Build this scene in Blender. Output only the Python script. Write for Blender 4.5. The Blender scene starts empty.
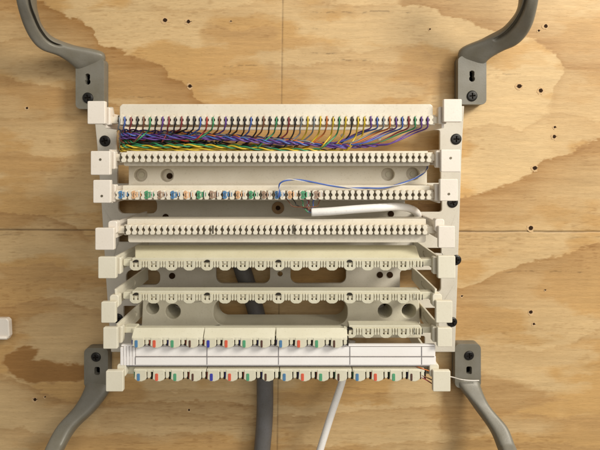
import bpy, bmesh, math, random
import numpy as np
from mathutils import Vector
R = random.Random(7)
PI = math.pi
col = bpy.context.scene.collection

# ------------------------------------------------------------------ survey of the photograph
D = 0.385                     # camera to wood, metres
F = 450.0                     # focal length in photo pixels
TH = math.radians(8.4)        # camera pitched down
cT, sT = math.cos(TH), math.sin(TH)
def at(px, py, h):            # measured picture position at height h above the wood -> world point
    u, v = (px-300)/F, (225-py)/F
    d = (u, cT+v*sT, -sT+v*cT)
    t = (D-h)/d[1]
    return Vector((d[0]*t, -h, d[2]*t))
PX = 0.30/F                   # one photo pixel at the teeth plane

# ------------------------------------------------------------------ materials
def new_mat(name):
    m = bpy.data.materials.new(name); m.use_nodes = True
    return m, m.node_tree, m.node_tree.nodes['Principled BSDF']
def plastic(name, c, rough=.42, var=.06, sss=.0, scale=60, dirt=.12, bump=.02, spec=.4):
    m, nt, b = new_mat(name); N = nt.nodes; L = nt.links
    tc = N.new('ShaderNodeTexCoord'); n1 = N.new('ShaderNodeTexNoise'); n1.inputs['Scale'].default_value = scale
    n1.inputs['Detail'].default_value = 6; L.new(tc.outputs['Object'], n1.inputs['Vector'])
    n2 = N.new('ShaderNodeTexNoise'); n2.inputs['Scale'].default_value = scale*14; n2.inputs['Detail'].default_value = 4
    L.new(tc.outputs['Object'], n2.inputs['Vector'])
    r = N.new('ShaderNodeValToRGB'); L.new(n1.outputs['Fac'], r.inputs['Fac'])
    r.color_ramp.elements[0].position = .3; r.color_ramp.elements[1].position = .7
    r.color_ramp.elements[0].color = (c[0]*(1-var), c[1]*(1-var*1.2), c[2]*(1-var*1.8), 1)
    r.color_ramp.elements[1].color = (min(1, c[0]*(1+var*.5)), min(1, c[1]*(1+var*.5)), min(1, c[2]*(1+var*.5)), 1)
    r2 = N.new('ShaderNodeValToRGB'); L.new(n2.outputs['Fac'], r2.inputs['Fac'])
    r2.color_ramp.elements[0].position = .28; r2.color_ramp.elements[1].position = .42
    r2.color_ramp.elements[0].color = (1-dirt, 1-dirt*1.1, 1-dirt*1.3, 1); r2.color_ramp.elements[1].color = (1, 1, 1, 1)
    mx = N.new('ShaderNodeMix'); mx.data_type = 'RGBA'; mx.blend_type = 'MULTIPLY'; mx.inputs[0].default_value = 1
    L.new(r.outputs[0], mx.inputs[6]); L.new(r2.outputs[0], mx.inputs[7]); 
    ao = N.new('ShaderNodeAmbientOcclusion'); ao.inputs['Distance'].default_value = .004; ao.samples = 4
    # multiply a brown tint into the base colour inside crevices
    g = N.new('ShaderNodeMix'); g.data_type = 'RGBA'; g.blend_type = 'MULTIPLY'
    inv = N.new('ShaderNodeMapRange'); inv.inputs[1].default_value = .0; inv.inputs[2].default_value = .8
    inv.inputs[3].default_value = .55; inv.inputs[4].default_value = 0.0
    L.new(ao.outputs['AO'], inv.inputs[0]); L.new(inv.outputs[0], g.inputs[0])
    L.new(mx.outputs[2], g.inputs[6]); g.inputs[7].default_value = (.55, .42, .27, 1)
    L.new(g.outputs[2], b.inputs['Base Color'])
    b.inputs['Roughness'].default_value = rough; b.inputs['Specular IOR Level'].default_value = spec
    if sss: 
        b.inputs['Subsurface Weight'].default_value = sss; b.inputs['Subsurface Scale'].default_value = .002
    bp = N.new('ShaderNodeBump'); bp.inputs['Strength'].default_value = bump*8; bp.inputs['Distance'].default_value = .0003
    L.new(n2.outputs['Fac'], bp.inputs['Height']); L.new(bp.outputs[0], b.inputs['Normal'])
    return m
def flat(name, c, rough=.5, metal=0, spec=.4):
    m, nt, b = new_mat(name); N = nt.nodes; L = nt.links
    tc = N.new('ShaderNodeTexCoord'); n = N.new('ShaderNodeTexNoise'); n.inputs['Scale'].default_value = 400
    L.new(tc.outputs['Object'], n.inputs['Vector'])
    r = N.new('ShaderNodeValToRGB'); L.new(n.outputs['Fac'], r.inputs['Fac'])
    r.color_ramp.elements[0].color = tuple(x*.75 for x in c)+(1,); r.color_ramp.elements[1].color = tuple(min(1, x*1.2) for x in c)+(1,)
    L.new(r.outputs[0], b.inputs['Base Color'])
    b.inputs['Roughness'].default_value = rough; b.inputs['Metallic'].default_value = metal
    b.inputs['Specular IOR Level'].default_value = spec
    return m
M = {}
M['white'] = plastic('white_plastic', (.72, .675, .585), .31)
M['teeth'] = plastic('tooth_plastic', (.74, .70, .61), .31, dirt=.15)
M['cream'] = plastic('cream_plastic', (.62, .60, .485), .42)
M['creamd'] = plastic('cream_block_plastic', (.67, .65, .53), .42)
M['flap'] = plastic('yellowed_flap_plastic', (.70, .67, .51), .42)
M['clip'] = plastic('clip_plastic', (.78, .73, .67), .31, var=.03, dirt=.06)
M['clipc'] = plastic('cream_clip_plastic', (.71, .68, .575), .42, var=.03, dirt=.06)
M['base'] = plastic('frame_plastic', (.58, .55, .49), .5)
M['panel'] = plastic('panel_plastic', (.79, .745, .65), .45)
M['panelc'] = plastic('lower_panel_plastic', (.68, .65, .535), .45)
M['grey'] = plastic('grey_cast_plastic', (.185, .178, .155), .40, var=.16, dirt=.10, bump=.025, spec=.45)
M['dark'] = flat('dark_hole', (.012, .009, .007), .9, spec=.1)  # near-black colour stands in for shade inside screw recesses and hollows
M['contact'] = flat('shaded_contact', (.19, .165, .12), .45, .6)  # contact metal, darkened so its colour carries the shade of the gaps
M['contactd'] = flat('dark_contact', (.085, .07, .05), .55, .3)
M['slit'] = flat('slit_shadow_contact', (.022, .018, .012), .6, .2)  # contact metal with the shade of the slits put into its colour
M['screw'] = flat('black_screw', (.018, .017, .016), .38, .5, spec=.6)
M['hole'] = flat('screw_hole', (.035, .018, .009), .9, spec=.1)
M['paper'] = plastic('label_paper', (.86, .85, .86), .35, var=.02, dirt=.03)
M['holder'] = plastic('label_holder_plastic', (.82, .805, .82), .22, var=.03, dirt=.05, spec=.6)
M['line'] = flat('label_line', (.16, .155, .17), .6)
M['cabw'] = plastic('white_cable_jacket', (.84, .83, .83), .4, var=.04, bump=.04)
M['cabd'] = plastic('dark_cable_jacket', (.125, .123, .130), .5, var=.15, dirt=.2, bump=.05)
M['ring'] = flat('tan_ring', (.30, .19, .10), .7)
M['torn'] = flat('torn_fibre', (.58, .40, .22), .9)
WC = dict(white=(.66, .64, .62), red=(.42, .04, .03), black=(.02, .019, .022), yellow=(.62, .46, .03), violet=(.12, .05, .29),
          blue=(.06, .13, .46), orange=(.56, .17, .04), green=(.04, .27, .12), brown=(.18, .075, .04), slate=(.22, .25, .29),
          maroon=(.24, .035, .045))
W = {k: plastic('wire_'+k, v, .33, var=.1, dirt=.1, bump=.0, spec=.5) for k, v in WC.items()}
MC = dict(blue=(.09, .23, .46), orange=(.70, .43, .25), green=(.09, .34, .19), brown=(.36, .25, .19), red=(.66, .12, .07), dark=(.10, .05, .04), navy=(.05, .06, .42))
C = {k: plastic('marker_'+k, v, .45, var=.15, dirt=.2) for k, v in MC.items()}

# ------------------------------------------------------------------ object helpers
def tag(o, label=None, cat=None, group=None, kind=None):
    if label: o['label'] = label
    if cat: o['category'] = cat
    if group: o['group'] = group
    if kind: o['kind'] = kind
    return o
def thing(name, loc, label, cat, group=None):
    o = bpy.data.objects.new(name, None); o.empty_display_size = .01; col.objects.link(o); o.location = loc
    return tag(o, label, cat, group)
class MB:
    def __init__(s): s.bm = bmesh.new(); s.mats = []; s.mi = 0
    def mat(s, m):
        if m not in s.mats: s.mats.append(m)
        s.mi = s.mats.index(m); return s
    def poly(s, pts, off, holes=()):           # flat outline (with holes) pushed along a vector
        bm = s.bm; off = Vector(off)
        if not holes:
            f = [bm.faces.new([bm.verts.new(p) for p in pts])]
        else:
            ed = []
            for loop in [pts]+list(holes):
                vs = [bm.verts.new(p) for p in loop]
                ed += [bm.edges.new((vs[i], vs[(i+1) % len(vs)])) for i in range(len(vs))]
            f = [g for g in bmesh.ops.triangle_fill(bm, edges=ed, use_beauty=True)['geom'] if isinstance(g, bmesh.types.BMFace)]
        r = bmesh.ops.extrude_face_region(bm, geom=f, use_keep_orig=True)
        nv = [g for g in r['geom'] if isinstance(g, bmesh.types.BMVert)]
        for v in nv: v.co += off
        for g in f: g.material_index = s.mi
        for g in r['geom']:
            if isinstance(g, bmesh.types.BMFace): g.material_index = s.mi
        for v in nv:
            for g in v.link_faces: g.material_index = s.mi
        return s
    def prism(s, px, h1, h0, holes=()):        # outline in picture px at height h1, pushed back to h0
        return s.poly([at(x, y, h1) for x, y in px], (0, h1-h0, 0), [[at(x, y, h1) for x, y in h] for h in holes])
    def rect(s, x0, y0, x1, y1, h1, h0): return s.prism([(x0, y0), (x1, y0), (x1, y1), (x0, y1)], h1, h0)
    def tube(s, pts, r, n=8, caps=True, prof=None, up=Vector((0, -1, 0)), dense=False):
        pts = [Vector(p) for p in pts]; rings = []; N = len(pts); nrm = None
        for i, p in enumerate(pts):
            t = (pts[min(i+1, N-1)]-pts[max(i-1, 0)]).normalized()
            if prof is not None or nrm is None:
                ref = up if abs(t.dot(up)) < .98 else Vector((0, 0, 1))
                nrm = (ref-t*ref.dot(t)).normalized()
            else: nrm = (nrm-t*nrm.dot(t)).normalized()
            b = t.cross(nrm); rr = r(i/(N-1)) if callable(r) else r
            if prof is not None:
                q = prof(i/(N-1)); rings.append([s.bm.verts.new(p+b*a+nrm*c) for a, c in q])
            else:
                rings.append([s.bm.verts.new(p+(nrm*math.cos(2*PI*k/n)+b*math.sin(2*PI*k/n))*rr) for k in range(n)])
        for A, B in zip(rings, rings[1:]):
            m = len(A)
            for k in range(m):
                f = s.bm.faces.new((A[k], A[(k+1) % m], B[(k+1) % m], B[k])); f.smooth = True; f.material_index = s.mi
        if caps:
            for rg in (rings[0], rings[-1]): f = s.bm.faces.new(rg); f.material_index = s.mi
        return s
    def build(s, name, parent=None, bevel=0, seg=2, mat=None, smooth=False, label=None):
        bm = s.bm
        bmesh.ops.recalc_face_normals(bm, faces=bm.faces)
        me = bpy.data.meshes.new(name)
        o = bpy.data.objects.new(name, me); col.objects.link(o)
        if parent is not None:
            o.parent = parent
            w = world_loc(parent)
            for v in bm.verts: v.co -= w
        bm.to_mesh(me); bm.free()
        for m in ([mat] if mat else s.mats): me.materials.append(m)
        if smooth:
            for p in me.polygons: p.use_smooth = True
        if bevel:
            b = o.modifiers.new('bevel', 'BEVEL'); b.width = bevel; b.segments = seg; b.limit_method = 'ANGLE'
            b.angle_limit = math.radians(35); b.harden_normals = False
        if label: o['label'] = label
        return o
def world_loc(o):
    w = Vector((0, 0, 0))
    while o is not None: w += Vector(o.location); o = o.parent
    return w
def spline(pts, n=12):                        # Catmull-Rom through 3D points
    P = [Vector(p) for p in pts]; P = [P[0]*2-P[1]]+P+[P[-1]*2-P[-2]]; out = []
    for i in range(1, len(P)-2):
        a, b, c, d = P[i-1:i+3]
        for k in range(n):
            t = k/n
            out.append(.5*((2*b)+(c-a)*t+(2*a-5*b+4*c-d)*t*t+(3*b-a-3*c+d)*t**3))
    out.append(P[-2]); return out
def rrect(x0, y0, x1, y1, r, n=6):
    o = []
    for cx, cy, a in ((x1-r, y0+r, -90), (x1-r, y1-r, 0), (x0+r, y1-r, 90), (x0+r, y0+r, 180)):
        for k in range(n+1):
            t = math.radians(a+90*k/n); o.append((cx+r*math.cos(t), cy+r*math.sin(t)))
    return o
def circ(cx, cy, r, n=20): return [(cx+r*math.cos(2*PI*k/n), cy+r*math.sin(2*PI*k/n)) for k in range(n)]

# ------------------------------------------------------------------ plywood
def vnoise(x, y, seed):                       # smooth value noise, numpy
    xi = np.floor(x).astype(np.int64); yi = np.floor(y).astype(np.int64); fx = x-xi; fy = y-yi
    fx = fx*fx*(3-2*fx); fy = fy*fy*(3-2*fy)
    def hsh(a, b):
        n = (a*374761393+b*668265263+seed*1442695041) & 0xffffffff
        n = ((n ^ (n >> 13))*1274126177) & 0xffffffff
        return ((n ^ (n >> 16)) & 0xffff)/65535.
    return (hsh(xi, yi)*(1-fx)+hsh(xi+1, yi)*fx)*(1-fy)+(hsh(xi, yi+1)*(1-fx)+hsh(xi+1, yi+1)*fx)*fy
def fbm(x, y, seed, o=4):
    s = 0; a = .5; t = 0
    for k in range(o):
        s = s+a*vnoise(x, y, seed+k); t += a; x = x*2.03; y = y*2.03; a *= .5
    return s/t
def axis(a, b, lo, hi, step, coarse):
    return np.concatenate([np.arange(lo, a, coarse), np.arange(a, b, step), np.arange(b, hi+coarse, coarse)])
gx = axis(-.268, .268, -.62, .62, .00062, .006)
gz = axis(-.282, .140, -.55, .50, .00062, .006)
X, Z = np.meshgrid(gx, gz)
dy_ = D*cT-Z*sT; px = 300+F*X/(D*cT-Z*sT); py = 225-F*(Z*cT+D*sT)/(D*cT-Z*sT)   # where the survey read each point
wx = px+(fbm(px/30, py/9, 3)-.5)*14; wy = py+(fbm(px/22, py/7, 11)-.5)*9+(fbm(px/7, py/2.6, 19)-.5)*4.5+(fbm(px/2.6, py/1.1, 23, 2)-.5)*2.4
def below(pts, sgn=1, sharp=1.2):
    xs, ys = zip(*pts); f = np.interp(wx, xs, ys); return (wy-f)*sgn
late = np.zeros_like(X)
def band(pts, x0, x1, fade, st, sgn=1, soft=10, sharp=1.5):
    global late
    d = below(pts, sgn)
    m = np.clip(d/sharp, 0, 1)*np.exp(-np.clip(d, 0, None)/fade)*np.clip((wx-x0)/soft, 0, 1)*np.clip((x1-wx)/soft, 0, 1)
    late = np.maximum(late, m*st)
def blob(pts, st, edge=3):
    global late
    d = np.full(X.shape, 1e9); ins = np.zeros(X.shape, bool); n = len(pts)
    for i in range(n):
        (ax, ay), (bx, by) = pts[i], pts[(i+1) % n]
        t = np.clip(((wx-ax)*(bx-ax)+(wy-ay)*(by-ay))/((bx-ax)**2+(by-ay)**2), 0, 1)
        d = np.minimum(d, np.hypot(wx-ax-t*(bx-ax), wy-ay-t*(by-ay)))
        c = ((ay > wy) != (by > wy)) & (wx < (bx-ax)*(wy-ay)/(by-ay+1e-9)+ax); ins ^= c
    sd = np.where(ins, d, -d); late = np.maximum(late, np.clip(sd/edge+.3, 0, 1)*st)
band([(-400, -200), (0, -20), (38, 0), (80, 20), (94, 28), (101, 44), (118, 50), (140, 55), (160, 63), (170, 76), (184, 80), (192, 94), (206, 104), (240, 112), (900, 140)], -400, 255, 42, .95)
band([(-400, 60), (0, 75), (40, 84), (80, 90), (200, 140)], -400, 200, 46, .62)
band([(-400, 140), (0, 150), (60, 158), (90, 150), (200, 170)], -400, 200, 30, .5)
band([(380, 5), (430, 8), (450, 18), (480, 27), (533, 42), (556, 54), (566, 70), (600, 74), (900, 90)], 392, 900, 34, .75, -1)
band([(540, 150), (552, 90), (562, 66), (600, 60), (900, 50)], 548, 900, 60, .45, 1, 6)
band([(400, 205), (463, 197), (480, 193), (510, 184), (530, 172), (545, 160), (570, 148), (600, 138), (900, 90)], 380, 900, 42, .85)
band([(400, 292), (463, 286), (480, 280), (500, 270), (520, 264), (560, 256), (600, 238), (900, 180)], 380, 900, 40, .75)
band([(400, 330), (480, 342), (540, 350), (600, 330), (900, 300)], 420, 900, 18, .35)
blob([(440, 366), (500, 375), (530, 384), (568, 399), (530, 407), (500, 420), (480, 434), (440, 436)], .55, 6)
band([(-400, 206), (0, 212), (25, 213), (50, 216), (70, 222), (85, 231), (200, 260)], -400, 95, 14, .75)
band([(-400, 262), (0, 268), (50, 262), (110, 280)], -400, 130, 30, .4)
band([(120, 4), (200, 8), (280, -2), (360, 6), (420, -4)], 150, 400, 10, .35)
band([(262, 60), (300, 66), (350, 58), (400, 64), (460, 70)], 262, 470, 30, .42)
band([(190, 24), (240, 30), (270, 26), (290, 30)], 196, 283, 22, .4)
band([(480, 100), (520, 118), (560, 112), (600, 122), (900, 130)], 540, 900, 20, .4)
band([(-400, 300), (0, 306), (60, 296), (110, 312)], -400, 130, 26, .5)
band([(-400, 110), (0, 118), (60, 112), (95, 124)], -400, 110, 20, .5)
blob([(6, 356), (24, 344), (42, 350), (36, 361), (88, 363), (100, 380), (40, 383), (18, 380), (6, 371)], 1.0, 3)
band([(-400, 360), (0, 372), (30, 386), (60, 398), (100, 402), (200, 400), (260, 404)], -400, 262, 12, .65)
band([(100, 414), (140, 408), (200, 412), (280, 416), (420, 404), (600, 420), (800, 430)], 90, 800, 16, .5)
band([(-400, 420), (0, 425), (70, 436), (190, 432), (230, 440), (330, 446), (460, 440), (600, 446)], -400, 900, 15, .45)
band([(455, 132), (490, 122), (520, 128), (545, 118)], 455, 556, 8, .35)
band([(380, 60), (463, 236), (500, 250), (600, 244), (900, 240)], 455, 900, 8, .3)
band([(380, 388), (440, 398), (520, 420), (600, 412), (900, 400)], 470, 900, 14, .45)
band([(100, 392), (180, 389), (260, 394), (420, 390)], 100, 430, 10, .35)  # shade under the mount, painted into the wood colour
band([(-400, 30), (0, 40), (30, 36), (60, 50)], -400, 60, 16, .55)
band([(230, 45), (300, 38), (360, 52), (420, 46), (440, 60)], 225, 440, 14, .3)
band([(200, 78), (280, 72), (340, 82), (430, 76)], 190, 450, 16, .3)
band([(0, -100), (600, -60)], -900, 900, 20, .5); band([(0, 490), (600, 510)], -900, 900, 30, .6)
for k in range(9):                            # figure beyond the frame
    yy = -420+k*36; band([(-900, yy), (-200, yy+R.uniform(-20, 20)), (300, yy+R.uniform(-25, 25)), (900, yy)], -1200, 1300, 16, .5)
    yy = 505+k*36; band([(-900, yy), (-200, yy+R.uniform(-20, 20)), (300, yy+R.uniform(-25, 25)), (900, yy)], -1200, 1300, 16, .5)
streak = fbm(px/60, py/2.2, 41, 4)            # long fibres
fine = fbm(px/14, py/1.1, 57, 2)
rays = np.clip((fbm(px/7, py/1.3, 77, 2)-.62)*6, 0, 1)*np.clip((fbm(px/60, py/24, 5, 2)-.47)*6, 0, 1)   # little flecks and checks
mott = fbm(px/45, py/30, 91, 3)
light = np.array([.605, .438, .232]); dark = np.array([.335, .176, .056]); red = np.array([.24, .115, .045])
lt = np.clip(late*(.98+.45*(streak-.35)), 0, 1)[..., None]
colr = light*(1-lt)+dark*lt
warmz = np.clip((fbm(wx/85, wy/30, 131, 4)-.46)*9, 0, 1)*(1-lt[..., 0])      # broad orange clouds in the early wood
colr = colr*(1-warmz[..., None]*np.array([.12, .24, .42]))
colr = colr*(1-.045*np.clip((streak-.5)*4, -1, 1)[..., None])*(1-.05*np.clip((fine-.5)*3, -1, 1)[..., None])
colr = colr*(1-.20*rays[..., None]*np.array([.8, 1, 1.2]))*(1+.16*(mott-.5)[..., None])
# reddish heart of the darkest patches
blobm = np.clip((late-.9)*6, 0, 1)*np.clip((120-px)/20, 0, 1)*np.clip((py-335)/8, 0, 1)
colr = colr*(1-.15*blobm[..., None])+red*.15*blobm[..., None]
# joint between the sheets, upright scribed line, checks
seam = 231+(px-300)*.003+(fbm(px/40, py*0, 8)-.5)*1.2
ds = np.abs(py-seam); sm = np.exp(-(ds/.62)**2)*(.55+.45*fbm(px/18, py*0+3, 9))
ds2 = np.abs(py-(seam+5.5+(fbm(px/20, py*0, 14)-.5)*3)); sm2 = np.exp(-(ds2/.7)**2)*np.clip((fbm(px/9, py*0+3, 10)-.45)*4, 0, 1)*.45
lx = 281.5-(py-100)*.0125; vl = np.exp(-(np.abs(px-lx)/.62)**2)*(.35+.65*fbm(px*0, py/3, 21))*.85
sm = np.clip(sm*1.1, 0, 1)
for a in (sm, sm2, vl): colr = colr*(1-.80*a[..., None])+np.array([.05, .028, .012])*.80*a[..., None]
for (x0, x1, y) in ((120, 165, 96.5), (300, 345, 53), (330, 375, 61), (286, 330, 29), (180, 240, 74), (300, 420, 12), (210, 262, 66), (470, 530, 75), (500, 590, 272)):
    c = np.exp(-((py-y-(fbm(px/12, py*0, int(y))-.5)*4)/.6)**2)*np.clip((px-x0)/8, 0, 1)*np.clip((x1-px)/8, 0, 1)*np.clip((fbm(px/4, py*0, 31)-.35)*3, 0, 1)
    colr = colr*(1-.45*c[..., None])
Yd = -(.00006*fine+.0001*(streak-.5))+.0011*sm+.0003*vl
nx, nz = len(gx), len(gz)
vs = np.stack([X, Yd, Z], -1).reshape(-1, 3)
i, j = np.meshgrid(np.arange(nx-1), np.arange(nz-1)); a = (j*nx+i).ravel()
fc = np.stack([a, a+1, a+1+nx, a+nx], -1)
me = bpy.data.meshes.new('plywood'); me.vertices.add(len(vs)); me.vertices.foreach_set('co', vs.ravel().astype(np.float32))
me.loops.add(fc.size); me.loops.foreach_set('vertex_index', fc.ravel().astype(np.int32))
me.polygons.add(len(fc)); me.polygons.foreach_set('loop_start', np.arange(0, fc.size, 4, dtype=np.int32))
me.update(calc_edges=True)
ca = me.color_attributes.new('veneer', 'FLOAT_COLOR', 'POINT')
ca.data.foreach_set('color', np.concatenate([np.clip(colr, 0, 1).reshape(-1, 3), np.ones((len(vs), 1))], 1).ravel().astype(np.float32))
me.polygons.foreach_set('use_smooth', np.ones(len(fc), dtype=bool))
wall = bpy.data.objects.new('plywood_wall', me); col.objects.link(wall)
tag(wall, 'tan plywood sheeting with a thin joint running across it and a fine upright line', kind='structure')
m, nt, b = new_mat('plywood'); N = nt.nodes; L = nt.links
at_ = N.new('ShaderNodeVertexColor'); at_.layer_name = 'veneer'
tc = N.new('ShaderNodeTexCoord'); mp = N.new('ShaderNodeMapping'); mp.inputs['Scale'].default_value = (160, 1, 1500)
L.new(tc.outputs['Object'], mp.inputs[0]); n1 = N.new('ShaderNodeTexNoise'); n1.inputs['Scale'].default_value = 1; n1.inputs['Detail'].default_value = 5
L.new(mp.outputs[0], n1.inputs['Vector'])
r = N.new('ShaderNodeValToRGB'); L.new(n1.outputs['Fac'], r.inputs['Fac'])
r.color_ramp.elements[0].position = .3; r.color_ramp.elements[1].position = .65
r.color_ramp.elements[0].color = (.80, .76, .70, 1); r.color_ramp.elements[1].color = (1.04, 1.04, 1.04, 1)
mx = N.new('ShaderNodeMix'); mx.data_type = 'RGBA'; mx.blend_type = 'MULTIPLY'; mx.inputs[0].default_value = .5
L.new(at_.outputs['Color'], mx.inputs[6]); L.new(r.outputs[0], mx.inputs[7]); mp2 = N.new('ShaderNodeMapping'); mp2.inputs['Scale'].default_value = (330, 1, 1700); L.new(tc.outputs['Object'], mp2.inputs[0])
n3 = N.new('ShaderNodeTexNoise'); n3.inputs['Scale'].default_value = 1; n3.inputs['Detail'].default_value = 2; L.new(mp2.outputs[0], n3.inputs['Vector'])
r3 = N.new('ShaderNodeValToRGB'); L.new(n3.outputs['Fac'], r3.inputs['Fac']); r3.color_ramp.elements[0].position = .30; r3.color_ramp.elements[1].position = .36
r3.color_ramp.elements[0].color = (.66, .56, .45, 1); r3.color_ramp.elements[1].color = (1, 1, 1, 1)
mx3 = N.new('ShaderNodeMix'); mx3.data_type = 'RGBA'; mx3.blend_type = 'MULTIPLY'; mx3.inputs[0].default_value = .55
L.new(mx.outputs[2], mx3.inputs[6]); L.new(r3.outputs[0], mx3.inputs[7]); L.new(mx3.outputs[2], b.inputs['Base Color'])
b.inputs['Roughness'].default_value = .55; b.inputs['Specular IOR Level'].default_value = .3
bp = N.new('ShaderNodeBump'); bp.inputs['Strength'].default_value = .35; bp.inputs['Distance'].default_value = .0004
L.new(n1.outputs['Fac'], bp.inputs['Height']); L.new(bp.outputs[0], b.inputs['Normal'])
me.materials.append(m)

def ragged(cx, cy, rr, n=11): return [(cx+rr*R.uniform(.7, 1.2)*math.cos(2*PI*k/n), cy+rr*R.uniform(.7, 1.2)*math.sin(2*PI*k/n)) for k in range(n)]
HOLES = [(165, 20, 2.2), (188.5, 21.5, 2.1), (190, 86, 1.9), (27, 108, 1.3), (35, 399.5, 1.8), (189, 410, 1.2), (546, 26, 2.2), (539, 30.5, 1.2), (497, 51, 2.1),
         (519.5, 86, 2.3), (541, 90.5, 2.4), (555, 127, 1.3), (554.5, 136.5, 2.0), (535, 168, 2.3), (531, 228, 2.4), (531, 312, 1.9), (534, 324, 1.4),
         (430, 29, .9), (231, 21, .8), (462, 296, 1.0), (45, 397, .8), (545.5, 290, .7)]
for hx, hy, hr in HOLES:
    mb = MB().mat(M['torn'])
    mb.prism(ragged(hx-.4, hy+.4, hr*1.65, 15), .00022, .00002)
    HV = R.uniform(.75, 1.0)
    mb.mat(M['hole']).prism([(hx+hr*HV*1.0*math.cos(t)*R.uniform(.88, 1.1), hy+hr*.86*math.sin(t)*R.uniform(.88, 1.1)) for t in [2*PI*q/16 for q in range(16)]], .00045, .00003)
    for q in range(R.choice([0, 1, 2])):
        a = R.uniform(-.4, .4)+(PI if q % 2 else 0); x2, y2 = hx+math.cos(a)*hr*1.6, hy+math.sin(a)*hr*1.1
        mb.prism([(hx, hy-.4), (x2, y2), (hx, hy+.4)], .0005, .00003)
    mb.build('nail_hole', wall)

# ------------------------------------------------------------------ mount frame
mount = thing('wiring_mount', at(277, 230, 0), 'off-white plastic wiring mount with sixteen square-headed arms, screwed to the plywood', 'mount')
HB = .020
L_out = [(93.3, 107), (97, 145), (101.5, 205), (106, 280), (111, 352)]
R_out = [(464.3, 106), (462, 145), (460, 205), (457.5, 280), (455, 352)]
outer = L_out+R_out[::-1]+[(447, 106), (445, 123.5), (115, 123.5), (112, 107)]
holes = [rrect(116, 130, 440, 160, 2), rrect(117.2, 165, 131, 183.5, .8), rrect(424, 164, 441, 183, .8),
         rrect(118, 198.5, 157, 213.5, 6), rrect(405, 196, 442, 212, 3), rrect(118.5, 233, 134, 242, .8), rrect(425, 248, 441.5, 253.5, .8),
         rrect(126, 270, 160, 285, 6), rrect(400, 270, 441, 292, 4), rrect(123.5, 306, 150, 325, 1), rrect(412, 308, 438.5, 326, 1),
         rrect(216, 262, 270, 283.5, 7), rrect(290.5, 262, 346, 283.5, 7), rrect(200, 291, 361, 330, 5), circ(280, 274, 2.6, 14), rrect(150, 336, 425, 347, 2)]
MB().mat(M['base']).prism(outer, HB, HB-.003, holes).build('frame_plate', mount, .0004)
for pts, sg in ((L_out, 1), (R_out, -1)):
    mb = MB().mat(M['base'])
    mb.prism([(x+sg*1.2, y) for x, y in pts]+[(x+sg*4.5, y) for x, y in reversed(pts)], HB-.0028, 0)
    mb.build('side_rail', mount, .0003)
# raised panels
def deep_hole(mb, cx, cy): mb.prism(circ(cx, cy, 3.1, 14), HB+.0006, HB-.0002)
ph = [circ(140.5, 175, 6.6), circ(167, 175.3, 6.6), circ(388, 174.2, 6.6), circ(413, 173.8, 6.6)]
MB().mat(M['panel']).prism([(128.5, 160), (427, 160), (427, 192), (128.5, 192)], .064, .0585, ph).build('front_panel', mount, .0005)
MB().mat(M['panel']).prism([(129.5, 162), (426, 162), (426, 190), (129.5, 190)], .0583, HB+.0003).build('panel_core', mount)
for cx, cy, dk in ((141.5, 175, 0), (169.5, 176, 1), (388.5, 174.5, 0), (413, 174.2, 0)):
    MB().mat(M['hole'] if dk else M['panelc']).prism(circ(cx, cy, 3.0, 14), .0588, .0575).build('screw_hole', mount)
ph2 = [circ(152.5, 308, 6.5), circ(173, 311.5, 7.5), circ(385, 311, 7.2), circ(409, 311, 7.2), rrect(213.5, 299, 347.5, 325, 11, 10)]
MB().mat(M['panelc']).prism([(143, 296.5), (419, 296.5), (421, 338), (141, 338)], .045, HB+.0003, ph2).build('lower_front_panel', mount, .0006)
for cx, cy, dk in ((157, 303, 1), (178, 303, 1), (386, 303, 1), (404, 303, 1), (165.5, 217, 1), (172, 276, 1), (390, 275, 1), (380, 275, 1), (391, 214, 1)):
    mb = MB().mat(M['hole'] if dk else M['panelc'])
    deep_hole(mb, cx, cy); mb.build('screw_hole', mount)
mb = MB().mat(M['ring']); mb.prism(circ(278, 208, 6.2), HB+.0008, HB-.0002, [circ(278, 208, 2.4, 14)]); mb.mat(M['hole']).prism(circ(278, 207.6, 2.6), HB+.0004, HB-.0002); mb.build('knockout_ring', mount, .0003)

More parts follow.
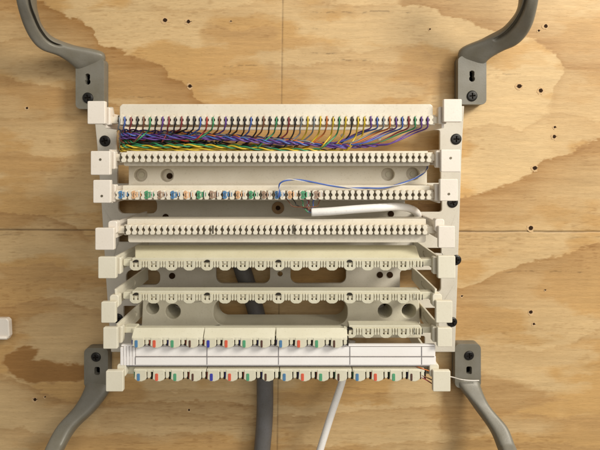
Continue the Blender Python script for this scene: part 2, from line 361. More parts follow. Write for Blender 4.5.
CL = [(87.3, 105, 101, 124), (90.5, 110, 151, 175), (93, 110.5, 180, 203), (95, 114, 228, 250), (98, 116, 257, 278.5), (101, 115.5, 302, 323), (103, 117.3, 327.5, 349), (105.7, 123, 371, 391.7)]
CR = [(443.6, 462, 99, 122), (441, 460.7, 149.5, 172), (440, 458, 179, 201), (438.5, 455, 226, 248), (438, 455.5, 256, 278.5), (436, 452.5, 301, 323), (437.5, 452, 328, 347), (433, 450.6, 371, 391.7)]
ROWY = [120, 157.5, 195, 230, 264, 297, 331.5, 368]
STRX = [(118.5, 434), (120.5, 432), (114.5, 432), (125, 428), (132, 423.5), (132, 423), (132, 423), (133, 424)]
def arm(row, side, c):
    x0, x1, y0, y1 = c; yc = ROWY[row]; H = .0835
    mat = M['clip'] if row < 4 else M['clipc']
    xi = x1-1.0 if side < 0 else x0+1.0                     # inner face of the head
    A = at(xi, yc-8.0, H); B = at(xi, yc+8.0, H); th = 2.3*PX
    zt, zb = A.z, B.z; X0 = A.x; dx = th if side < 0 else -th
    def P(h, z): return (X0, -h, z)
    fr = H; zm = (zt+zb)/2; hz = (zt-zb)/2
    out = [P(HB-.001, zt-hz*.05), P(.036, zt), P(fr-.010, zt), P(fr, zt), P(fr, zb), P(fr-.012, zb), P(.050, zb+hz*.02), P(HB-.001, zb+hz*.10)]
    sl = []
    for k in range(16):
        t = 2*PI*k/16; sl.append(P(.061+.013*math.copysign(abs(math.cos(t))**.6, math.cos(t)), zm+hz*.1+hz*.42*math.copysign(abs(math.sin(t))**.6, math.sin(t))))
    mb = MB().mat(mat); mb.poly(out, (dx, 0, 0), [sl])
    # inner web closing half of the slot, and the little knuckle behind the head
    w = [P(.030, zm-hz*.55), P(.030, zm+hz*.6), P(.076, zm+hz*.75), P(.076, zm-hz*.6)]
    mb.poly([Vector(p)+Vector((dx*.35, 0, 0)) for p in w], (dx*.25, 0, 0))
    o = mb.build('arm', mount, .0003)
    hd = MB().mat(mat)
    sx = 1.1; 
    hd.prism(rrect(x0, y0, x1, y1, sx, 4), .0885, .0852)
    hd.prism(rrect(x0+3.5, y0+3.5, x1-2.5, y1-3.5, sx, 4), .0853, .0815)
    if row in (3, 5, 7):
        kx = (x1-6, x1+3) if side < 0 else (x0-3.5, x0+6)
        hd.prism(rrect(kx[0], y0-7, kx[1], y0+6, 2.5, 4), .0852, .079)
    else:
        kx = (x1-3, x1+5) if side < 0 else (x0-5, x0+3)
        hd.prism(rrect(kx[0], (yc+y0)/2-3, kx[1], (yc+y1)/2+3, 1.5, 4), .0838, .079)
    h_ = hd.build('square_head', o, .0005, 3)
    if row in (1, 2):
        cx, cy = ((x0+x1)/2, y0+8.5 if row == 1 else y1-7)
        MB().mat(M['contact']).prism(circ(cx, cy, 1.25, 14), .0887, .0884).build('pin_hole', h_)
for k in range(8):
    arm(k, -1, CL[k]); arm(k, 1, CR[k])
def screw(parent, px_, py_, h, r=5.3, ang=.3, name='screw'):
    mb = MB().mat(M['screw']); c = at(px_, py_, h); rr = r*(D-h)/F
    def ring(q, dh, n=28): return [c+Vector((math.cos(2*PI*k/n)*rr*q, -dh, math.sin(2*PI*k/n)*rr*q)) for k in range(n)]
    bm = mb.bm; prof = [(1, -.0008), (1, .0002), (.93, .0007), (.8, .0010), (.62, .0011)]
    rings = [[bm.verts.new(p) for p in ring(q, dh)] for q, dh in prof]
    for A, B in zip(rings, rings[1:]):
        for k in range(28): bm.faces.new((A[k], A[(k+1) % 28], B[(k+1) % 28], B[k]))
    # cross recess in a flat crown
    w = .13*rr; l = .56*rr; rot = lambda x, z: c+Vector((x*math.cos(ang)-z*math.sin(ang), -.0011, x*math.sin(ang)+z*math.cos(ang)))
    cross = [rot(*p) for p in ((w, l), (-w, l), (-w, w), (-l, w), (-l, -w), (-w, -w), (-w, -l), (w, -l), (w, -w), (l, -w), (l, w), (w, w))]
    cv = [bm.verts.new(p) for p in cross]
    ed = [bm.edges.new((cv[i], cv[(i+1) % 12])) for i in range(12)]+[bm.edges.get((rings[-1][k], rings[-1][(k+1) % 28])) for k in range(28)]
    bmesh.ops.triangle_fill(bm, edges=ed, use_beauty=True)
    lo = [bm.verts.new(v.co+Vector((0, .0008, 0))) for v in cv]
    mb.mat(M['dark'])
    for i in range(12): bm.faces.new((cv[i], cv[(i+1) % 12], lo[(i+1) % 12], lo[i])).material_index = 1
    bm.faces.new(lo).material_index = 1
    return mb.build(name, parent)
for x, y, a in ((105, 141, .2), (456, 139.2, 0), (452.5, 202.5, .4), (456, 260, .1), (118, 318.5, .3), (452, 322, .5)): screw(mount, x, y, HB, 5.4, a)

# ------------------------------------------------------------------ connector strips
strips = []
def strip_root(row, label): 
    o = thing('connector_strip', at(277, ROWY[row], .08), label, 'connector strip', 'slotted connector strips held across the mount'); strips.append(o); return o
LB = ['topmost connector strip, plain upper flap, coloured wires pressed into its slots',
      'second connector strip from the top, bare slots, directly under the twisted wire bundle',
      'third connector strip from the top, with small blue, orange and green marks',
      'fourth connector strip from the top, bare white teeth, just below the short white cable',
      'fifth connector strip, cream with a broad plain flap above its rounded lobes',
      'sixth connector strip, cream rounded lobes just above the long panel slot',
      'seventh connector strip, its cream lobes bare only at the right end',
      'lowest connector strip, filled with colour-marked blocks below the white label']
def bobbin(cx, cy, w, hh):
    a = w*.5; b_ = w*.27
    return [(cx-a*.55, cy-hh), (cx+a*.55, cy-hh), (cx+a, cy-hh*.72), (cx+a, cy-hh*.40), (cx+b_, cy-hh*.14), (cx+b_, cy+hh*.14), (cx+a, cy+hh*.40), (cx+a, cy+hh*.72), (cx+a*.55, cy+hh), (cx-a*.55, cy+hh), (cx-a, cy+hh*.72), (cx-a, cy+hh*.40), (cx-b_, cy+hh*.14), (cx-b_, cy-hh*.14), (cx-a, cy-hh*.40), (cx-a, cy-hh*.72)]
TOOTHX = {}
for row in range(4):
    root = strip_root(row, LB[row]); x0, x1 = STRX[row]; y = ROWY[row]; n = 50; p = (x1-x0)/n
    body = MB().mat(M['white'])
    body.rect(x0-1, y-5.2, x1+1, y+5.2, .0805, .062)
    lug = 9
    body.prism(rrect(x0-lug, y-3.5, x0+2, y+3.5, 1.5, 4), .081, .074); body.prism(rrect(x1-2, y-3.5, x1+lug, y+3.5, 1.5, 4), .081, .074)
    if row in (1, 3):
        lo = (6.0, 8.5) if row == 1 else (4.5, 12.5)
        body.prism(rrect(x0+3, y+lo[0]-2, x1-2, y+lo[1], 2.2, 5), .0795, .060)
    if row == 3: body.rect(x0+2, y-11, x1-2, y-4, .0790, .066)
    if row == 2: body.prism(rrect(x0+8, y-9.5, x1-2, y-4, 1, 3), .0798, .064)
    if row == 1: body.rect(x0+6, y-6.5, x1-4, y-4, .0798, .064)
    body.build('strip_body', root, .0004)
    if row == 0:
        MB().mat(M['white']).prism([(122, 104), (430.5, 104), (433, 106), (433, 117), (119.5, 117), (119.5, 106.5)], .083, .0808).build('designation_flap', root, .0006, 3)
    tm = MB().mat(M['teeth']); ct = MB().mat(M['contact'] if row else M['contactd'])  # dark contacts also stand in for shade between the teeth
    xs = []
    for k in range(n):
        cx = x0+(k+.5)*p; xs.append(cx-p*.5)
        w = p*.80; hh = 4.7
        j = R.uniform(-.12, .12)
        if k in (12, 25, 37) : w *= .8
        tm.prism(bobbin(cx+j, y, w, hh+R.uniform(-.1, .1)), .0848+R.uniform(-.0001, .0001), .0803)
        gxk = cx-p*.5
        ct.rect(gxk-.55, y-4.3, gxk+.55, y+4.3, .0812, .0800)
        ct.prism([(gxk-.5, y-1.5), (gxk+1.3, y-1.0), (gxk+1.3, y+1.2), (gxk-1.2, y+1.6)], .0822, .0800)
    TOOTHX[row] = xs
    tm.build('tooth_row', root, .0002, 1); ct.build('contact_shade_row', root)
    if row in (2, 3):
        for dxm in ((.30*(x1-x0)-3, .555*(x1-x0)) if row == 3 else (.80*(x1-x0),)):
            MB().mat(M['contactd']).rect(x0+dxm-.6, y-4.5, x0+dxm+.7, y+3.6, .0853, .080).build('divider_mark', root)
    if row == 2:
        cs = ['blue', 'orange', 'green', 'brown']
        for k in range(16):
            cx = 120.3+k*13.05; nm = cs[k % 4]
            mk = MB().mat(C[nm]); 
            mk.prism([(cx-2.3, y-2.8), (cx-.7, y-4.2), (cx+.6, y-4.1), (cx+2.4, y-2.6), (cx+1.2, y-.6), (cx+2.3, y+2.6), (cx+.8, y+3.9), (cx-.8, y+3.9), (cx-2.2, y+2.7), (cx-1.2, y+.4)], .0853, .0806)
            mk.mat(M['contactd']).rect(cx-.25, y-2.2, cx+.25, y+2.4, .0855, .0850)
            mk.mat(C[nm]).rect(cx+2.9+R.uniform(-.3, .3), y-3.2, cx+4.2, y+R.uniform(1.5, 3.2), .0850, .0806); mk.mat(W['white']).rect(cx+5.2, y-3.4, cx+6.5, y+R.uniform(1, 3.2), .0850, .0806)
            mk.mat(C[nm]).rect(cx+6.6, y-2.6, cx+7.3, y+1.5, .0851, .0806)
            mk.build('colour_mark', root, .0003, 2, label=nm+' mark across two teeth')
        # tinted sleeves of the wires pressed between the marks
# lobed strips
def lobe(cx, y, w, top, bot):
    a = w/2; return [(cx-a, y+top), (cx+a, y+top), (cx+a, y+bot*.55), (cx+a*.72, y+bot*.85), (cx+a*.35, y+bot), (cx-a*.35, y+bot), (cx-a*.72, y+bot*.85), (cx-a, y+bot*.55)]
def lobed_row(root, row, xa, xb, y, fmat):
    body = MB().mat(M['cream'])
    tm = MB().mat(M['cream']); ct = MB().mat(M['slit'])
    body.prism([(xa, y-6), (xb-3, y-6), (xb-1, y-3), (xb-1, y+1.5), (xa, y+1.5)], .0835, .074 if row != 4 else .070)
    body.rect(xa+1, y-1, xb-2, y+2.4, .0800, .074)
    if row != 6: body.prism(rrect(xa-9, y-5, xa+3, y+2, 1.5, 4), .081, .0745); body.prism(rrect(xb-3, y-5, xb+10, y+2, 1.5, 4), .081, .0745)
    p = 17.85; k = -4
    while 207+p*k < xb-1:
        cx = 207+p*k+(0 if row != 6 else .3); notch = k % 4 == 0; k += 1
        if cx < xa: continue
        yy = y
        if cx < xb-5:
            hw = 6.0
            # rounded lobe pierced by an H-shaped slot, dark contacts inside it doubling as slit shade
            j = R.uniform(-.15, .15)
            hs_ = [(-2.9, -2.6), (-1.5, -2.6), (-1.3, -.2), (1.3, -.2), (1.5, -2.6), (2.9, -2.6), (2.7, 3.2), (1.4, 3.3), (1.2, .9), (-1.2, .9), (-1.4, 3.3), (-2.7, 3.2)]
            if notch: hs_ = [(-2.9, -1.6), (-1.9, -2.7), (1.9, -2.7), (2.9, -1.6), (2.7, 3.2), (1.4, 3.3), (1.2, -.7), (-1.2, -.7), (-1.4, 3.3), (-2.7, 3.2)]
            tm.prism(lobe(cx, yy, 2*hw, -3, 6.6), .0845, .0790, [[(cx+x_+j, yy+y_) for x_, y_ in hs_]])
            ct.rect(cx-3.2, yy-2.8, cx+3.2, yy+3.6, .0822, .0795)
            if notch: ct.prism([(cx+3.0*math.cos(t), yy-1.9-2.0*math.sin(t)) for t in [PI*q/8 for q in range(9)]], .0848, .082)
        for dx in ((7.55, 10.35) if cx+8.95 < xb-6 else ()):       # two small rounded teeth between the lobes
            tm.prism([(cx+dx-1.15, yy-3), (cx+dx+1.15, yy-3), (cx+dx+.75, yy-.6), (cx+dx+.75, yy+.6), (cx+dx+1.2, yy+1.8), (cx+dx+.8, yy+3.6), (cx+dx-.8, yy+3.6), (cx+dx-1.2, yy+1.8), (cx+dx-.75, yy+.6), (cx+dx-.75, yy-.6)], .0845, .0795)
        for dx in ((6.25, 8.95, 11.65) if cx+8.95 < xb-6 else ()):
            ct.rect(cx+dx-.6, yy-1.8, cx+dx+.6, yy+2.4, .0825, .079)
    for q in range(3):                              # narrow end teeth
        cx = xb-8.5+q*3.1; tm.prism([(cx-1, y-3), (cx+1, y-3), (cx+1, y+3.0), (cx-1, y+3.6)], .0845, .0795)
        ct.rect(cx+1.1, y-2.4, cx+2.0, y+2.9, .0812, .079)
    body.build('strip_body', root, .0004); tm.build('tooth_row', root, .0002, 1); ct.build('contact_shade_row', root)
for row in (4, 5):
    root = strip_root(row, LB[row]); lobed_row(root, row, *STRX[row], ROWY[row], None)
    x0, x1 = STRX[row]; y = ROWY[row]
    if row == 4:
        a = [at(135, 258.2, .0835), at(420, 258.2, .0835), at(416, 246, .066), at(413.5, 245, .064), at(137, 245, .064), at(135, 246.5, .066)]
        MB().mat(M['flap']).poly(a, (0, .0008, -.0016)).build('designation_flap', root, .0005, 3)
root7 = strip_root(6, LB[6]); lobed_row(root7, 6, 349, 423, 331.5, None)
mb = MB().mat(M['cream']); mb.rect(132, 328.5, 350, 334, .0800, .074); mb.prism(rrect(122, 327, 136, 333, 1.5), .079, .072); mb.prism(rrect(419, 327, 434, 333, 1.5), .079, .072)
mb.build('core_bar', root7, .0004)
root8 = strip_root(7, LB[7]); mb = MB().mat(M['cream'])
mb.rect(136, 366, 421, 373, .0800, .066); mb.prism(rrect(124, 367, 138, 374, 1.5), .0795, .070); mb.prism(rrect(419, 367, 434, 374, 1.5), .0795, .070)
mb.build('core_bar', root8, .0004)

# ------------------------------------------------------------------ colour-marked blocks
CN = ['blue', 'red', 'green', 'dark']
def colour_block(x0, ytop, yb, row, first, label):
    H = .0895 if row == 6 else .0865
    root = thing('colour_coded_block', at(x0+36, ytop, H-.004), label, 'connecting block', 'cream four-pair blocks plugged onto the two lowest strips')
    p = 18.0 if row == 6 else 18.25; w = p*4
    body = MB().mat(M['creamd'])
    ye = ytop+.8
    a = [at(x0+.4, ye, H), at(x0+w-.3, ye, H)]
    bh = H-.006; back = at(0, ytop-(9.5 if row == 6 else 3.5), bh).z
    dp = [(H-.0003, a[0].z+.0002), (bh, back), (bh, a[0].z-.0075), (H-.0042, a[0].z-.0062), (H-.0042, a[0].z-.0018), (H-.0003, a[0].z-.0018)]
    body.poly([(a[0].x, -h, z) for h, z in dp], (a[1].x-a[0].x, 0, 0))
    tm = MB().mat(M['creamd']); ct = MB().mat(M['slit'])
    for k in range(4):
        s = x0+k*p
        # lobe
        l0, l1 = s+1.2 if k or x0 > 140 else s+1.2, s+13.2
        yb_ = yb
        tm.prism([(l0+.4, ytop+.9), (l1-.3, ytop+.9), (l1, yb_-3.2), (l1-1.4, yb_-1.4), (l1-5.0, yb_), (l0+3.0, yb_-.3), (l0, yb_-2.6)], H, H-.0050)
        # short prong
        tm.prism([(s+14.1, ytop+.9), (s+17.1, ytop+.9), (s+17.3, yb-4.6), (s+16.6, yb-3.4), (s+14.4, yb-3.2), (s+14.0, yb-4.6)], H-.0002, H-.0050)
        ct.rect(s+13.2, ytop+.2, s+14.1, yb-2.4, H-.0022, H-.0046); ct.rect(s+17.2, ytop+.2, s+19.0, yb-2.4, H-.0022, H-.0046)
    body.build('block_body', root, .0003); tm.build('prong_row', root, .00035, 2); ct.build('contact_shade_row', root)
    for k in range(4):
        s = x0+k*p; nm = CN[k]
        if nm == 'blue' and first in (1,) : nm = 'navy'
        sx = s+3.6
        wd = 2.9 if nm != 'dark' else 2.0
        MB().mat(C[nm]).prism(rrect(sx, yb-7.8, sx+wd, yb-.6, .8, 3), H+.00035, H-.001).build('colour_marker', root, .0001, 1, label={'navy': 'deep blue', 'dark': 'dark brown'}.get(nm, nm)+' marker tab')
        if R.random() < .8:
            c2 = R.choice(['green', 'navy', 'red']); 
            MB().mat(C[c2]).rect(s+.55+R.uniform(0, .3), ytop+1.5, s+1.15, yb-3.5, H-.0012, H-.004).build('wire_end', root)
P7 = ['first from the left', 'second from the left', 'rightmost, ending beside the bare lobes']
for k in range(3): colour_block(131+k*72.6-(.6 if k else 0), 337, 348.2, 6, k, 'cream block with coloured tabs above the label strip, '+P7[k])
P8 = ['leftmost', 'its right end over the dark cable', 'over the top of the white cable', 'rightmost, next to a thin red wire']
for k in range(4): colour_block(133.2+k*73.0, 369, 381.6, 7, k, 'cream block with coloured tabs below the label, '+P8[k])

# ------------------------------------------------------------------ label strip
lab = thing('label_strip', at(278, 356, .08), 'long white label holder divided by thin black lines, near the mount bottom', 'label strip')
mb = MB().mat(M['holder']); h1 = .0850
mb.rect(121, 345.5, 435.5, 366, h1-.0012, h1-.004)
mb.prism(rrect(121, 344.8, 435.5, 346.6, .6, 3), h1, h1-.003)
mb.prism([(120.5, 356.6), (436, 356.6), (436, 365.6), (120.5, 365.6)], h1, h1-.0035)
mb.build('holder', lab, .0004)
mb = MB().mat(M['holder'])
for q in range(5): mb.prism(rrect(120.2+q*3.0, 346+.6*abs(q-2), 122.9+q*3.0, 365.5, .8, 3), h1+.0004, h1-.001)
mb.build('ribbed_end', lab, .0003)
MB().mat(M['paper']).rect(135.5, 346.8, 434.5, 356.2, h1-.0006, h1-.0013).build('paper_insert', lab)
MB().mat(M['paper']).rect(135.5, 357.6, 434.5, 364.6, h1+.0003, h1-.0005).build('paper_insert', lab)
mb = MB().mat(M['line'])
for x in (135.3, 207, 278.6, 350, 421.8):
    mb.rect(x-.28, 346.9, x+.28, 356.1, h1-.0003, h1-.0007); mb.rect(x-.28, 357.5, x+.28, 364.7, h1+.00055, h1+.0002)
mb.rect(135, 356.6, 434.5, 357.0, h1+.0004, h1-.0002); mb.rect(121, 365.4, 436, 366.3, h1-.0002, h1-.003)
mb.build('printed_lines', lab)

# ------------------------------------------------------------------ grey brackets
def bracket(name_label, foot, Le, Re, hs, th, screw_xy, hole_xy, side, gfrom, fh=.013, ftop=None, keyhole=True, sx=(0, 0)):
    x0, y0, x1, y1 = foot
    root = thing('cable_bracket', at((x0+x1)/2, (y0+y1)/2, 0), name_label, 'cable bracket', 'grey cable brackets at the corners of the mount')
    mb = MB().mat(M['grey'])
    k = D/(D-fh)
    ho = [(hole_xy[0]+a, hole_xy[1]+b) for a, b in ((-2.4, -4.2), (-.8, -5.4), (.9, -5.4), (2.4, -4.2), (2.4, -1), (2.0, .5), (2.9, 2.2), (2.7, 4.2), (1.2, 5.6), (-1.0, 5.6), (-2.6, 4.2), (-2.8, 2.2), (-2.0, .5), (-2.4, -1))]
    if not keyhole: ho = rrect(hole_xy[0]-2.6, hole_xy[1]-4, hole_xy[0]+2.8, hole_xy[1]+4, 1.6, 4)
    mb.prism(rrect(x0, y0, x1, y1, 5, 6), fh, fh-.005, [ho])
    # hollow cast skirt
    inner = rrect(x0+2.5, y0+2.5, x1-2.5, y1-2.5, 4, 6)
    mb.prism(rrect(x0, y0, x1, y1, 5, 6), fh-.0045, 0, [inner])
    mb.build('foot_plate', root, .0009, 3)
    MB().mat(M['dark']).prism(rrect(x0+2, y0+2, x1-2, y1-2, 3, 4), .0012, .0003).build('hollow_shade', root)  # dark sheet laid on the wood in place of shade inside the foot
    Lp = spline([at(x, y, h) for (x, y), h in zip(Le, hs)], 12); Rp = spline([at(x, y, h) for (x, y), h in zip(Re, hs)], 12)
    mb = MB().mat(M['grey']); rings = []; n = 64; Nn = len(Lp)
    for i, (l, r_) in enumerate(zip(Lp, Rp)):
        s_ = i/(Nn-1); c = (l+r_)/2; ax = (r_-l)/2; ww = ax.length; ax = ax.normalized()
        t = ((Lp[min(i+1, Nn-1)]+Rp[min(i+1, Nn-1)])-(Lp[max(i-1, 0)]+Rp[max(i-1, 0)])).normalized()
        nr = ax.cross(t).normalized()
        if nr.y > 0: nr = -nr
        q = s_*(len(th)-1); k0 = min(int(q), len(th)-2); tt = th[k0]*(1-(q-k0))+th[k0+1]*(q-k0); g = .0042*min(1, max(0, (s_-gfrom)/.035)) if gfrom < 1 else 0
        rg = []
        for k in range(n):
            an = 2*PI*k/n; cx_, cy_ = math.cos(an), math.sin(an)
            x_ = ww*math.copysign(abs(cx_)**.52, cx_); y_ = tt*math.copysign(abs(cy_)**.6, cy_)
            if y_ > 0 and g: y_ -= g*max(0, 1-(abs(x_-side*ww*.62)/(ww*.20))**2)
            rg.append(mb.bm.verts.new(c+ax*x_+nr*y_))
        rings.append(rg)
    for A, B in zip(rings, rings[1:]):
        for k in range(n): mb.bm.faces.new((A[k], A[(k+1) % n], B[(k+1) % n], B[k]))
    mb.bm.faces.new(rings[0]); mb.bm.faces.new(rings[-1])
    mb.build('curved_arm', root, smooth=True)
    screw(root, *screw_xy, fh, 5.2, .1)
    return root
HS = [.0055, .0105, .016, .023, .030, .038, .046, .052, .058, .060]; TT = [.003, .0050, .0062, .0062, .0060, .0058, .0058, .0058, .0056, .0056]
bracket('grey curved bracket at upper left, foot partly hidden by the top square head', (75.5, 58, 104, 109),
        [(76, 73), (75, 67), (60, 56), (41, 48), (30, 37), (22.5, 20), (18.5, 0), (17, -22), (20, -50), (32, -80)],
        [(104, 70), (103, 53), (72, 45), (53, 38), (43, 27), (38, 14), (35, 0), (33.5, -22), (36, -45), (46, -72)], HS, TT, (88, 98), (87.5, 79), 1, .26)
bracket('grey curved bracket at upper right, its screw and keyhole slot in plain view', (458, 56, 486.5, 104.5),
        [(458, 70), (460, 50), (484, 38.5), (500, 30.5), (510, 21), (516.5, 11), (520, -2), (521, -22), (518, -45), (508, -72)],
        [(485.5, 72), (486.5, 61), (503, 50), (518, 42.5), (528, 32), (534, 19), (537, -2), (538, -22), (534, -50), (522, -80)], HS, TT, (472, 96), (472, 76), -1, .26)
HB2 = [.0055, .0105, .018, .028, .038, .046, .052, .052]; TB = [.003, .0052, .0062, .0062, .006, .006, .006, .006]
bracket('grey bracket at lower left in shade, arm running down to the left', (84, 348, 108, 388),
        [(85, 376), (86, 386), (76, 406), (59, 426), (49, 443), (44, 456), (42, 475), (48, 510)],
        [(108, 374), (110, 389), (96, 409), (76, 428), (65, 446), (60, 458), (58, 475), (62, 505)], HB2, TB, (96, 357), (97, 371), 1, 2, keyhole=False)
bracket('grey bracket at lower right crossed by a thin white wire, arm running down right', (455, 344, 481, 388),
        [(456, 374), (457.5, 384), (474, 406), (490, 429), (498, 446), (502, 458), (503, 475), (497, 510)],
        [(481, 376), (479.5, 385), (489, 407), (506, 427), (513.5, 446), (518, 458), (519, 475), (512, 505)], HB2, TB, (469, 355.5), (469, 370.5), 1, 2, keyhole=False)

# ------------------------------------------------------------------ cables and wires
def cable(name, pts, r, mat, label, cat, n=14, group=None):
    root = thing(name, at(*pts[0]), label, cat, group)
    mb = MB().mat(mat); mb.tube(spline([at(*p) for p in pts], 14), r, 16); mb.build('jacket', root, smooth=True); return root
cable('dark_cable', [(240, 262, .0085), (246, 280, .0085), (256, 312, .0085), (264, 350, .009), (265, 390, .010), (264.5, 420, .011), (262, 452, .012), (258, 500, .013), (256, 560, .012)], .0074, M['cabd'],
      'thick dark grey cable hanging down behind the lowest strip', 'cable')
cable('white_cable', [(352, 340, .012), (347, 362, .014), (341, 385, .018), (331, 415, .022), (320, 450, .026), (308, 490, .028), (296, 545, .024)], .0032, M['cabw'],
      'thin white cable slanting down to the left below the lowest strip', 'cable')
wc = cable('short_white_cable', [(311.5, 212.3, .081), (330, 211.4, .082), (355, 209.3, .082), (380, 207.6, .080), (398, 206.6, .074), (412, 209.5, .062), (418, 216, .045), (416, 228, .028)], .0028, M['cabw'],
      'short white cable with a stripped end, lying between the third and fourth strips', 'cable')
for k, (cn, ex) in enumerate((('brown', 286), ('black', 292), ('green', 300), ('maroon', 306), ('blue', 315), ('brown', 321), ('slate', 309))):
    mb = MB().mat(W[cn]); y0 = 199
    mb.tube(spline([at(ex, 198, .082), at(ex+(3 if ex < 308 else -2), 202, .080), at((ex*2+309)/3, 206+R.uniform(-1, 1), .080), at(308.5+R.uniform(-1, 1), 210+R.uniform(-2.5, 2.5), .081), at(313, 212+R.uniform(-1, 1), .081)], 8), .00038, 7)
    mb.build('stripped_wire', wc, smooth=True)
# blue and white jumper pair
jr = thing('jumper_wire', at(279, 193, .082), 'thin blue and white jumper wire looping up from the third strip', 'wire')
def twist(path, r, off, turns, ph):
    out = []; N = len(path)
    for i, p in enumerate(path):
        t = (path[min(i+1, N-1)]-path[max(i-1, 0)]).normalized(); n_ = Vector((0, -1, 0)); n_ = (n_-t*n_.dot(t)).normalized(); b = t.cross(n_)
        a = ph+2*PI*turns*i/N; out.append(p+(n_*math.cos(a)+b*math.sin(a))*off)
    return out
jp = spline([at(278.5, 197, .086), at(279, 190, .0872), at(280.5, 183.5, .088), at(287, 180, .088), at(300, 180.3, .086), at(325, 184.5, .084), at(350, 188, .0835), at(368, 188.2, .083), at(386, 187.2, .082), at(404, 182.8, .080), at(418, 176.5, .076), at(427, 169.5, .070), at(427.5, 163, .06)], 14)
mb = MB().mat(W['blue']); mb.tube(twist(jp, 0, .00026, 5, 0), .00052, 8); mb.build('wire', jr, smooth=True, label='dark blue strand')
mb = MB().mat(W['white']); mb.tube(twist(jp, 0, .00040, 5, PI), .00030, 8); mb.build('wire', jr, smooth=True, label='pale strand twisted round the blue one')

# the 25-pair bundle, coloured in the usual order
bun = thing('wire_bundle', at(200, 142, .07), 'long bundle of twisted violet, black, green and yellow wires under the topmost strip', 'wire bundle')
TIP = ['maroon', 'red', 'black', 'yellow', 'violet']; RING = ['blue', 'orange', 'green', 'brown', 'slate']
xs = TOOTHX[0]
order = {4: 135.3, 1: 140.0, 0: 142.5, 2: 145.0, 3: 147.4}
for k in range(25):
    g = k//5; tip, ring = TIP[g], RING[k % 5]
    if g == 0: tip = ['slate', 'maroon', 'brown', 'black', 'maroon'][k]; ring = ['blue', 'black', 'green', 'violet', 'black'][k]
    if g == 1: tip = ['maroon', 'black', 'red', 'brown', 'black'][k % 5]; ring = ['black', 'blue', 'green', 'violet', 'black'][k % 5]
    if g == 2: ring = ['blue', 'brown', 'green', 'maroon', 'slate'][k % 5]
    if g == 3: ring = ['slate', 'orange', 'green', 'black', 'yellow'][k % 5]
    if g == 4: tip = ['violet', 'slate', 'violet', 'maroon', 'violet'][k % 5]; ring = ['blue', 'orange', 'blue', 'green', 'violet'][k % 5]
    xt = (xs[2*k]+xs[2*k+1])/2+3
    yl = order[g]+((k % 5)-2)*(1.5 if g in (3, 4) else 1.1)+R.uniform(-.5, .5)
    hl = .0690+((k*7) % 5)*.0018+(.0030 if g == 4 else .0016 if g == 3 else 0)+R.uniform(-.001, .001)
    back = {0: 16, 1: 20, 2: 18, 3: 20, 4: 48}[g]+R.uniform(-3, 3)
    xe = max(123, xt-back)
    def mid(x):                               # bundle line
        c = np.interp(x, [122, 200, 260, 330, 370, 400, 425], [141.5, 142, 144.5, 148, 147.5, 144, 132]); q = np.interp(x, [122, 220, 330, 420], [1, .80, .42, .25])
        return c+(yl-142)*q
    P = [at(127, yl+2, .030), at(121.5+R.uniform(-1, 1), yl+.5, .046), at(121.5, yl, hl-.004)]
    x = 128.
    while x < xe-2:
        P.append(at(x, mid(x)+R.uniform(-1.1, 1.1), hl+R.uniform(-.0016, .0016))); x += R.uniform(22, 30)
    P.append(at(xe, mid(xe), hl+.001))
    base = spline(P, 12); nb = len(base); tw = nb/12*R.uniform(.6, 1.35); ph = R.uniform(0, 6)
    for w_, (cn, tx) in enumerate(((tip, xs[2*k]), (ring, xs[2*k+1]))):
        a = twist(base, 0, .00072, tw, ph+w_*PI)
        if tx < 119.5: tx += 1
        dx = tx-xe
        ye = mid(xe); s = .5 if g == 4 else .62
        tail = [a[-1], at(xe+dx*s*.55, ye-(ye-122)*(.10 if g == 4 else .2)+R.uniform(-.8, .8), hl+.004), at(xe+dx*(s+.22)+R.uniform(-.7, .7), ye-(ye-122)*.52, .078), at(tx-1.1+R.uniform(-.4, .4), 128.3, .0826), at(tx, 123, .0852), at(tx+R.uniform(-.3, .3), 117.0+R.uniform(-.8, .5), .0850)]
        mb = MB().mat(W[cn]); mb.tube(a[:-1]+spline(tail, 9), .00052 if cn != 'yellow' else .00056, 8); mb.build('wire', bun, smooth=True)
# stray wires
sr = thing('red_wire_offcut', at(424, 380, .085), 'short dark red wires poking out beside the lowest right arm', 'wire')
for k, (cn, y0, y1) in enumerate((('maroon', 377, 385), ('brown', 375, 381), ('orange', 368, 373))):
    mb = MB().mat(W[cn]); mb.tube(spline([at(416, y0-2, .083), at(422, y0+.5, .086), at(428, (y0+y1)/2, .085), at(434, y1, .080)], 8), .00042, 7); mb.build('strand', sr, smooth=True)
tw_ = thing('thin_white_wire', at(465, 380, .014), 'thin pale wire crossing the foot of the bracket at the bottom right', 'wire')
mb = MB().mat(W['white']); mb.tube(spline([at(440, 375, .070), at(452, 377, .050), at(459, 379, .022), at(465, 380, .0190), at(472, 380.5, .0185), at(479, 380.5, .0175)], 8), .0005, 8); mb.build('strand', tw_, smooth=True)
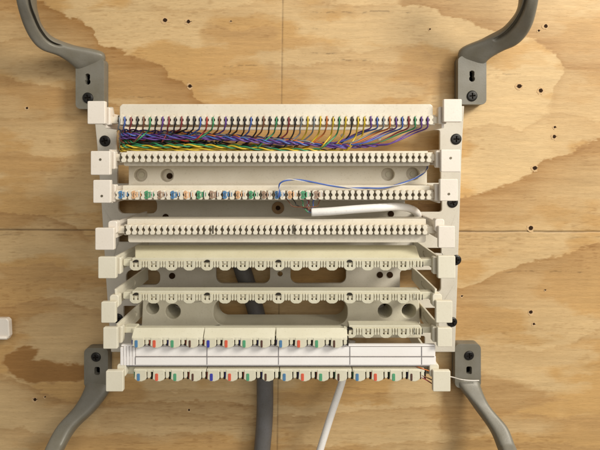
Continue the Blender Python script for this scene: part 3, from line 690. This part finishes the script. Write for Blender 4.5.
# plastic clip at the left edge
pc = thing('plastic_clip', at(3, 329, .0), 'small white plastic clip on the plywood at the left edge', 'clip')
mb = MB().mat(M['clip']); mb.prism([(-14, 318.5), (6, 318.5), (8.5, 321), (9.2, 336), (7, 340), (-14, 340)], .012, .007); mb.prism([(-12, 321), (5, 321), (6, 339), (-12, 339)], .0071, 0)
mb.build('shell', pc, .0008, 3)
mb = MB().mat(M['clip']); mb.tube([at(-14, 337.5, .012), at(7.5, 337.5, .012)], .0015, 10); mb.build('lip', pc, smooth=True)
for x, y in ((343, 135.5), (379.5, 138.5), (392, 129.5)):   # small white blobs between the wires
    o = MB().mat(M['clip']); o.prism(circ(x, y, 2.1, 12), .074, .070); o = o.build('plastic_crumb', None, .0006, 3)
    tag(o, {343: 'small white plastic crumb on the dark wires, leftmost of three', 379.5: 'small white plastic crumb beside the violet wires, lower right', 392: 'small white plastic crumb just under the topmost strip, highest of three'}[x], 'crumb', 'white plastic crumbs among the wires')

# ------------------------------------------------------------------ light, world, camera
w = bpy.data.worlds.new('World'); bpy.context.scene.world = w; w.use_nodes = True
bg = w.node_tree.nodes['Background']; bg.inputs[0].default_value = (1.0, .92, .80, 1); bg.inputs[1].default_value = .26
def area(name, loc, target, size, e, c):
    l = bpy.data.lights.new(name, 'AREA'); l.shape = 'RECTANGLE'; l.size = size[0]; l.size_y = size[1]; l.energy = e; l.color = c
    o = bpy.data.objects.new(name, l); col.objects.link(o); o.location = loc
    o.rotation_euler = (Vector(target)-Vector(loc)).to_track_quat('-Z', 'Y').to_euler(); return o
area('room_lamp', (.80, -.68, .55), (0, 0, -.05), (.30, .30), 13.2, (1, .93, .80))
area('fill_softbox', (.45, -1.4, .55), (0, 0, -.05), (1.2, 1.0), 11.5, (1, .95, .87))  # added soft fill from the front, lifts the shadows between strips
cam = bpy.data.cameras.new('camera'); cam.sensor_width = 36; cam.lens = F/600*36; cam.clip_start = .01; cam.clip_end = 50
co = bpy.data.objects.new('camera', cam); col.objects.link(co); co.location = (0, -D, 0); co.rotation_euler = (PI/2-TH, 0, 0)
sc = bpy.context.scene; sc.camera = co
sc.view_settings.view_transform = 'Standard'; sc.view_settings.look = 'None'; sc.view_settings.exposure = 0
